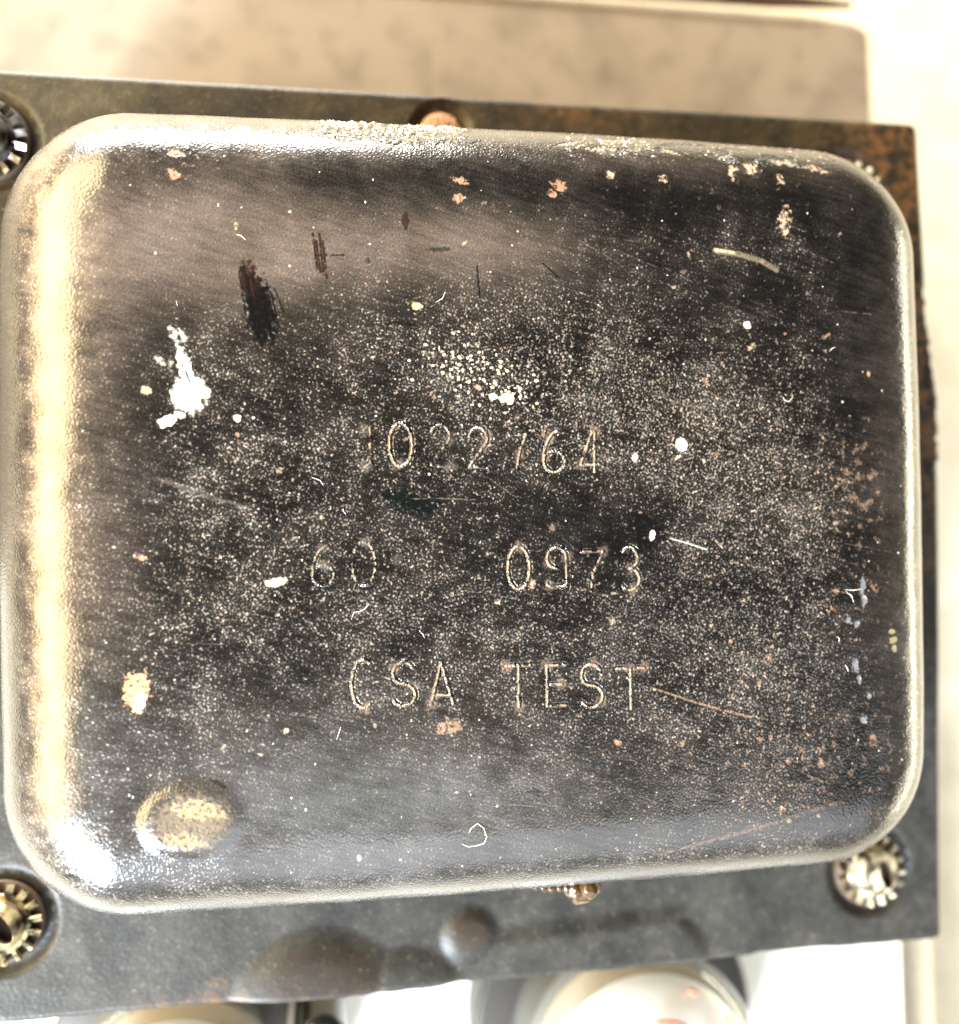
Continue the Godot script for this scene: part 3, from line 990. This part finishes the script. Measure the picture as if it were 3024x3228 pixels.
func fixings(root: Node3D) -> void:
	var brass := grimy(lin(0.52, 0.42, 0.22), 0.36, 0.7)
	var steel := mat(lin(0.40, 0.37, 0.33), 0.34, 0.85)
	var dark := mat(lin(0.05, 0.03, 0.018), 0.6)
	var rust := mat(lin(0.06, 0.034, 0.02), 0.6)
	var pale := grimy(lin(0.56, 0.50, 0.34), 0.45, 0.3)
	bolt(root, Vector2(50.5, 46.3), pale, pale, rust, 0.3)
	bolt(root, Vector2(49.6, -40.0), pale, pale, rust, 0.1)
	bolt(root, Vector2(-53.4, 44.9), brass, rust, dark, 0.5)
	bolt(root, Vector2(-54.6, -42.0), grimy(lin(0.30, 0.28, 0.25), 0.28, 0.85), dark, dark, 0.2)
	# rusty rivet half hidden by the rear of the cover
	var prof := PackedVector2Array()
	for i in 12:
		var a := PI / 2.0 * i / 11.0
		prof.append(Vector2(maxf(0.02, 2.7 * sin(a)), 1.3 * cos(a)))
	prof.append(Vector2(2.75, -0.7))
	var rm := mat(lin(0.26, 0.12, 0.05), 0.8)
	var n := NoiseTexture2D.new()
	n.width = 128
	n.height = 128
	n.seamless = true
	var f := FastNoiseLite.new()
	f.frequency = 0.05
	f.seed = 12
	n.noise = f
	rm.heightmap_enabled = true
	rm.heightmap_texture = n
	rm.heightmap_scale = 0.03
	rm.uv1_triplanar = true
	rm.uv1_scale = Vector3.ONE * 150.0
	var o := obj("rivet", lathe(prof, 32), rm, root)
	o.position = Vector3(-3.3, FLANGE_Y - 0.75, -45.6) * MM
	o.set_meta("label", "rusty orange rivet head behind the cover")


# Metal under uneven brown dirt.
func grimy(c: Color, rough: float, metal: float) -> StandardMaterial3D:
	var m := mat(Color.WHITE, rough, metal)
	var n := NoiseTexture2D.new()
	n.width = 256
	n.height = 256
	n.seamless = true
	var f := FastNoiseLite.new()
	f.seed = 31
	f.frequency = 0.03
	f.fractal_octaves = 4
	n.noise = f
	var ramp := Gradient.new()
	ramp.offsets = PackedFloat32Array([0.28, 0.46, 0.62])
	ramp.colors = PackedColorArray([Color(0.13, 0.09, 0.06), c.darkened(0.35), c])
	n.color_ramp = ramp
	m.albedo_texture = n
	m.uv1_triplanar = true
	m.uv1_scale = Vector3.ONE * 55.0
	return m


func bolt(root: Node3D, at: Vector2, nut_mat: Material, washer_mat: Material, hole_mat: Material, turn: float) -> void:
	var b := Node3D.new()
	b.name = "bolt"
	b.position = Vector3(at.x, FLANGE_Y - 0.55, at.y) * MM
	b.rotation.y = turn
	root.add_child(b, true)
	# flat washer
	obj("washer", lathe(PackedVector2Array([Vector2(2.0, 0.1), Vector2(2.0, 0.7), Vector2(4.4, 0.7), Vector2(4.65, 0.55), Vector2(4.7, 0.1)]), 56), hole_mat if washer_mat == nut_mat else washer_mat, b)
	# star lock washer with twisted teeth
	var st := SurfaceTool.new()
	st.begin(Mesh.PRIMITIVE_TRIANGLES)
	st.append_from(lathe(PackedVector2Array([Vector2(1.9, 0.8), Vector2(1.9, 1.5), Vector2(3.3, 1.5), Vector2(3.35, 0.8)]), 48), 0, Transform3D())
	for k in 16:
		var tooth := BoxMesh.new()
		tooth.size = Vector3(1.5, 0.38, 0.74) * MM
		var tr := Transform3D(Basis(Vector3.UP, TAU * k / 16.0), Vector3.ZERO) * Transform3D(Basis(Vector3.RIGHT, 0.6), Vector3(3.75, 1.15, 0) * MM)
		st.append_from(tooth, 0, tr)
	obj("lock_washer", st.commit(), nut_mat, b)
	# round-cornered screw head with a slot cut into it
	var head := CSGCombiner3D.new()
	head.name = "screw_head"
	var dome := CSGPolygon3D.new()
	dome.mode = CSGPolygon3D.MODE_SPIN
	dome.spin_sides = 40
	dome.polygon = PackedVector2Array([Vector2(0, 1.4) * MM, Vector2(2.85, 1.4) * MM, Vector2(2.8, 2.3) * MM, Vector2(2.2, 2.9) * MM, Vector2(1.2, 3.2) * MM, Vector2(0, 3.3) * MM])
	dome.material = nut_mat
	head.add_child(dome)
	var slot := CSGCylinder3D.new()
	slot.operation = CSGShape3D.OPERATION_SUBTRACTION
	slot.radius = 1.05 * MM
	slot.height = 2.4 * MM
	slot.sides = 20
	slot.scale = Vector3(0.85, 1.0, 1.75)
	slot.position = Vector3(0.75, 3.0, 0.2) * MM
	slot.material = hole_mat
	head.add_child(slot)
	b.add_child(head, true)


func crusts(root: Node3D) -> void:
	# flaking corrosion on the rear shoulder: many irregular crumbs in one part
	var st := SurfaceTool.new()
	st.begin(Mesh.PRIMITIVE_TRIANGLES)
	for band in [[-17.5, -11.5, 150, 0.6, 0.92], [-12.5, -8.5, 70, 0.55, 0.75], [-9.0, -3.4, 110, 0.5, 0.95], [-19.5, -2.6, 120, 0.22, 0.95], [7.5, 17.0, 160, 0.30, 0.85], [17.0, 38.0, 110, 0.2, 0.9]]:
		for k in int(band[2]):
			var x := rng.randf_range(band[0], band[1])
			var a := clampf(rng.randfn(band[4], 0.14), 0.5, 1.35)
			var c := Vector3(x, -ROLL * (1.0 - cos(a)), -(HALF_Z + 0.34 * (1.0 - pow(x / 36.0, 2.0)) - ROLL * (1.0 - sin(a))))
			crumb(st, c, rng.randf_range(0.4, 1.0) * band[3], Vector3(0, cos(a), -sin(a)))
	st.generate_normals()
	var o := obj("corrosion_crust", st.commit(), mat(lin(0.30, 0.27, 0.22), 0.34, 0.35), root)
	o.set_meta("kind", "stuff")
	# varnish that ran out under the front edge and set
	var v := SurfaceTool.new()
	v.begin(Mesh.PRIMITIVE_TRIANGLES)
	for s in [[9.7, -9.4, 42.2, 1.45], [8.9, -9.0, 41.7, 1.25], [10.3, -8.2, 41.4, 1.2], [9.4, -9.9, 42.9, 0.9], [7.9, -8.6, 41.35, 0.62], [7.1, -8.6, 41.3, 0.5], [6.2, -8.7, 41.3, 0.55], [5.3, -8.7, 41.25, 0.42], [4.5, -8.8, 41.2, 0.36]]:
		lump(v, Vector3(s[0], s[1], s[2]), s[3])
	v.generate_normals()
	obj("varnish_drip", v.commit(), mat(lin(0.055, 0.028, 0.008), 0.16), root)


func crumb(st: SurfaceTool, c: Vector3, r: float, n: Vector3) -> void:
	var side := n.cross(Vector3.RIGHT).normalized()
	var right := side.cross(n)
	var ring := []
	var k := 6
	for i in k:
		var a := TAU * i / k + rng.randf() * 0.6
		ring.append(c + (right * cos(a) * 1.3 + side * sin(a) * 0.8) * r * rng.randf_range(0.6, 1.4) - n * r * 0.25)
	var tip := c + n * r * rng.randf_range(0.08, 0.42) + right * r * rng.randf_range(-0.4, 0.4)
	st.set_smooth_group(-1)
	for i in k:
		for p in [tip, ring[(i + 1) % k], ring[i]]:
			st.add_vertex(p * MM)


func lump(st: SurfaceTool, c: Vector3, r: float) -> void:
	var n := FastNoiseLite.new()
	n.seed = 8
	n.frequency = 0.5
	var pts := []
	for i in 13:
		var row := []
		for j in 18:
			var d := Vector3(sin(PI * i / 12.0) * cos(TAU * j / 18.0), cos(PI * i / 12.0), sin(PI * i / 12.0) * sin(TAU * j / 18.0))
			row.append(c + d * r * (1.0 + 0.26 * n.get_noise_3dv(d * 2.0 + c)))
		pts.append(row)
	st.set_smooth_group(1)
	for i in 12:
		for j in 18:
			var j2 := (j + 1) % 18
			for p in [pts[i][j], pts[i][j2], pts[i + 1][j], pts[i][j2], pts[i + 1][j2], pts[i + 1][j]]:
				st.add_vertex(p * MM)


# ------------------------------------------------------------------ valves and the black can in front
func valves() -> void:
	highlight_can()
	valve(Vector3(25.0, CHASSIS_Y, 77.0), 16.6, -27.5 - CHASSIS_Y, "glass valve with red print on its dome, right of the black can", true)
	valve(Vector3(-37.0, CHASSIS_Y, 76.5), 15.0, -28.5 - CHASSIS_Y, "glass valve without red print, left of the black can", false)
	var can := thing("capacitor", "black glossy can standing between the two glass valves", "capacitor", Vector3(-18.6, CHASSIS_Y, 66.6))
	obj("can", lathe(PackedVector2Array([Vector2(0.01, 26.0), Vector2(2.0, 26.0), Vector2(2.7, 25.7), Vector2(3.1, 24.9), Vector2(3.1, 0.6), Vector2(3.4, 0.2), Vector2(3.4, 0.0)]), 40), mat(lin(0.012, 0.013, 0.014), 0.18, 0.0, 0.7), can)
	obj("end_disc", lathe(PackedVector2Array([Vector2(0.01, 26.25), Vector2(1.2, 26.25), Vector2(1.35, 26.1), Vector2(1.35, 25.9)]), 30), mat(lin(0.10, 0.10, 0.10), 0.3, 0.8), can)


func highlight_can() -> void:  # added can: the highlight beside the black can, built as a shape
	var can := thing("capacitor", "added bright can standing in for the highlight beside the black can", "capacitor", Vector3(-22.9, CHASSIS_Y, 67.2))
	obj("can", lathe(PackedVector2Array([Vector2(0.01, 25.0), Vector2(0.7, 25.0), Vector2(1.05, 24.7), Vector2(1.15, 24.0), Vector2(1.15, 0.0)]), 32), mat(lin(0.75, 0.80, 0.84), 0.2, 0.9), can)
	obj("added_wire", tube(PackedVector3Array([Vector3(0, 24.5, 0), Vector3(0, 26.0, 0.1), Vector3(0.3, 26.8, 1.2), Vector3(0.5, 26.2, 3.0)]), 0.25, 8), mat(lin(0.6, 0.6, 0.6), 0.3, 0.9), can)


func valve(at: Vector3, r: float, h: float, label: String, print_: bool) -> void:
	var root := thing("vacuum_tube", label, "vacuum tube", at, "glass valves in front of the transformer")
	var glass := StandardMaterial3D.new()
	glass.transparency = BaseMaterial3D.TRANSPARENCY_ALPHA
	glass.albedo_color = Color(0.93, 0.96, 0.95, 0.12)
	glass.roughness = 0.05
	var prof := PackedVector2Array([Vector2(0.02, h)])
	for i in range(1, 15):
		var a := PI / 2.0 * i / 14.0
		prof.append(Vector2(r * sin(a), h - 7.5 * (1.0 - cos(a))))
	prof.append(Vector2(r, h - 14.0))
	prof.append(Vector2(r * 0.96, 9.0))
	obj("envelope", lathe(prof, 96), glass, root)
	# mirror of getter metal on the inside of the dome
	var getter := PackedVector2Array([Vector2(0.02, h - 0.8)])
	for i in range(1, 11):
		var a := PI / 2.0 * i / 14.0
		getter.append(Vector2((r - 0.9) * sin(a), h - 0.8 - 7.3 * (1.0 - cos(a))))
	obj("getter_mirror", lathe(getter, 72), mat(lin(0.84, 0.82, 0.80), 0.35, 0.55), root)
	obj("base", lathe(PackedVector2Array([Vector2(0.02, 9.3), Vector2(r * 0.9, 9.3), Vector2(r * 1.26, 8.8), Vector2(r * 1.3, 8.0), Vector2(r * 1.3, 0.0)]), 64), mat(lin(0.022, 0.018, 0.014), 0.4), root)
	obj("plate", lathe(PackedVector2Array([Vector2(0.02, h - 12.0), Vector2(7.5, h - 12.0), Vector2(8.0, h - 12.4), Vector2(8.0, 9.3)]), 36), mat(lin(0.10, 0.10, 0.10), 0.5, 0.6), root)
	obj("support_disc", lathe(PackedVector2Array([Vector2(0.02, h - 10.6), Vector2(r - 2.2, h - 10.6), Vector2(r - 2.0, h - 10.9), Vector2(r - 2.0, h - 11.3), Vector2(0.02, h - 11.3)]), 48), mat(lin(0.27, 0.215, 0.145), 0.45), root)
	if print_:
		# red print on the glass, a ring of short strokes
		var red := mat(lin(0.55, 0.17, 0.10), 0.5)
		for s in [[-92.0, 28.0, 0.56], [-68.0, 6.0, 0.80], [-40.0, 8.0, 0.80], [20.0, 30.0, 0.56]]:
			var arc := PackedVector3Array()
			for i in 9:
				var a := deg_to_rad(s[0] + s[1] * i / 8.0)
				var q: float = s[2]
				var th := asin(q)
				arc.append(Vector3(cos(a) * (r + 0.05) * q, h + 0.05 - 7.5 * (1.0 - cos(th)), sin(a) * (r + 0.05) * q))
			obj("printed_mark", tube(arc, 0.38, 6), red, root)


# ------------------------------------------------------------------ lint lying on the cover
func small_things() -> void:
	var st := SurfaceTool.new()
	st.begin(Mesh.PRIMITIVE_TRIANGLES)
	var hairs := [
		[Vector2(-4.8, 33.1), Vector2(-4.2, 33.4), Vector2(-3.4, 33.4), Vector2(-2.6, 33.2), Vector2(-2.3, 32.6), Vector2(-2.6, 31.7), Vector2(-3.2, 31.2), Vector2(-3.8, 31.6), Vector2(-4.1, 32.1)],
		[Vector2(-15.3, 10.9), Vector2(-15.0, 10.2), Vector2(-14.4, 10.1), Vector2(-14.0, 9.9), Vector2(-13.5, 9.4)],
		[Vector2(-18.9, -2.9), Vector2(-18.1, -2.6), Vector2(-17.8, -2.1)],
		[Vector2(-6.7, -20.1), Vector2(-6.0, -20.5), Vector2(-5.7, -21.2)],
		[Vector2(36.3, 9.2), Vector2(37.2, 9.3), Vector2(38.2, 9.2)],
		[Vector2(36.4, 9.4), Vector2(37.1, 9.9), Vector2(37.3, 10.6)],
		[Vector2(29.7, -11.1), Vector2(30.0, -10.7), Vector2(30.4, -10.6), Vector2(30.9, -11.1)],
		[Vector2(-25.8, -26.2), Vector2(-25.3, -26.1), Vector2(-24.9, -25.7)],
		[Vector2(-16.8, 22.4), Vector2(-16.6, 21.8), Vector2(-16.4, 21.2)],
	]
	for k in 6:
		var p := Vector2(rng.randf_range(-36, 38), rng.randf_range(-28, 30))
		var d := Vector2.from_angle(rng.randf() * TAU) * rng.randf_range(0.25, 0.7)
		hairs.append([p, p + d, p + d * 1.7 + d.orthogonal() * rng.randf_range(-0.7, 0.7)])
	var wave := FastNoiseLite.new()
	wave.seed = 77
	wave.frequency = 0.028
	wave.fractal_octaves = 2
	for hpath in hairs:
		var path := PackedVector3Array()
		for q in hpath:
			path.append(Vector3(q.x, cover_height(q.x, q.y, wave) + 0.07, q.y))
		st.append_from(tube(path, 0.032, 5), 0, Transform3D())
	var o := obj("lint", st.commit(), mat(lin(0.72, 0.68, 0.60), 0.7))
	o.set_meta("kind", "stuff")
	o.set_meta("label", "tiny pale hairs and lint lying on the black cover")
	o.set_meta("category", "lint")
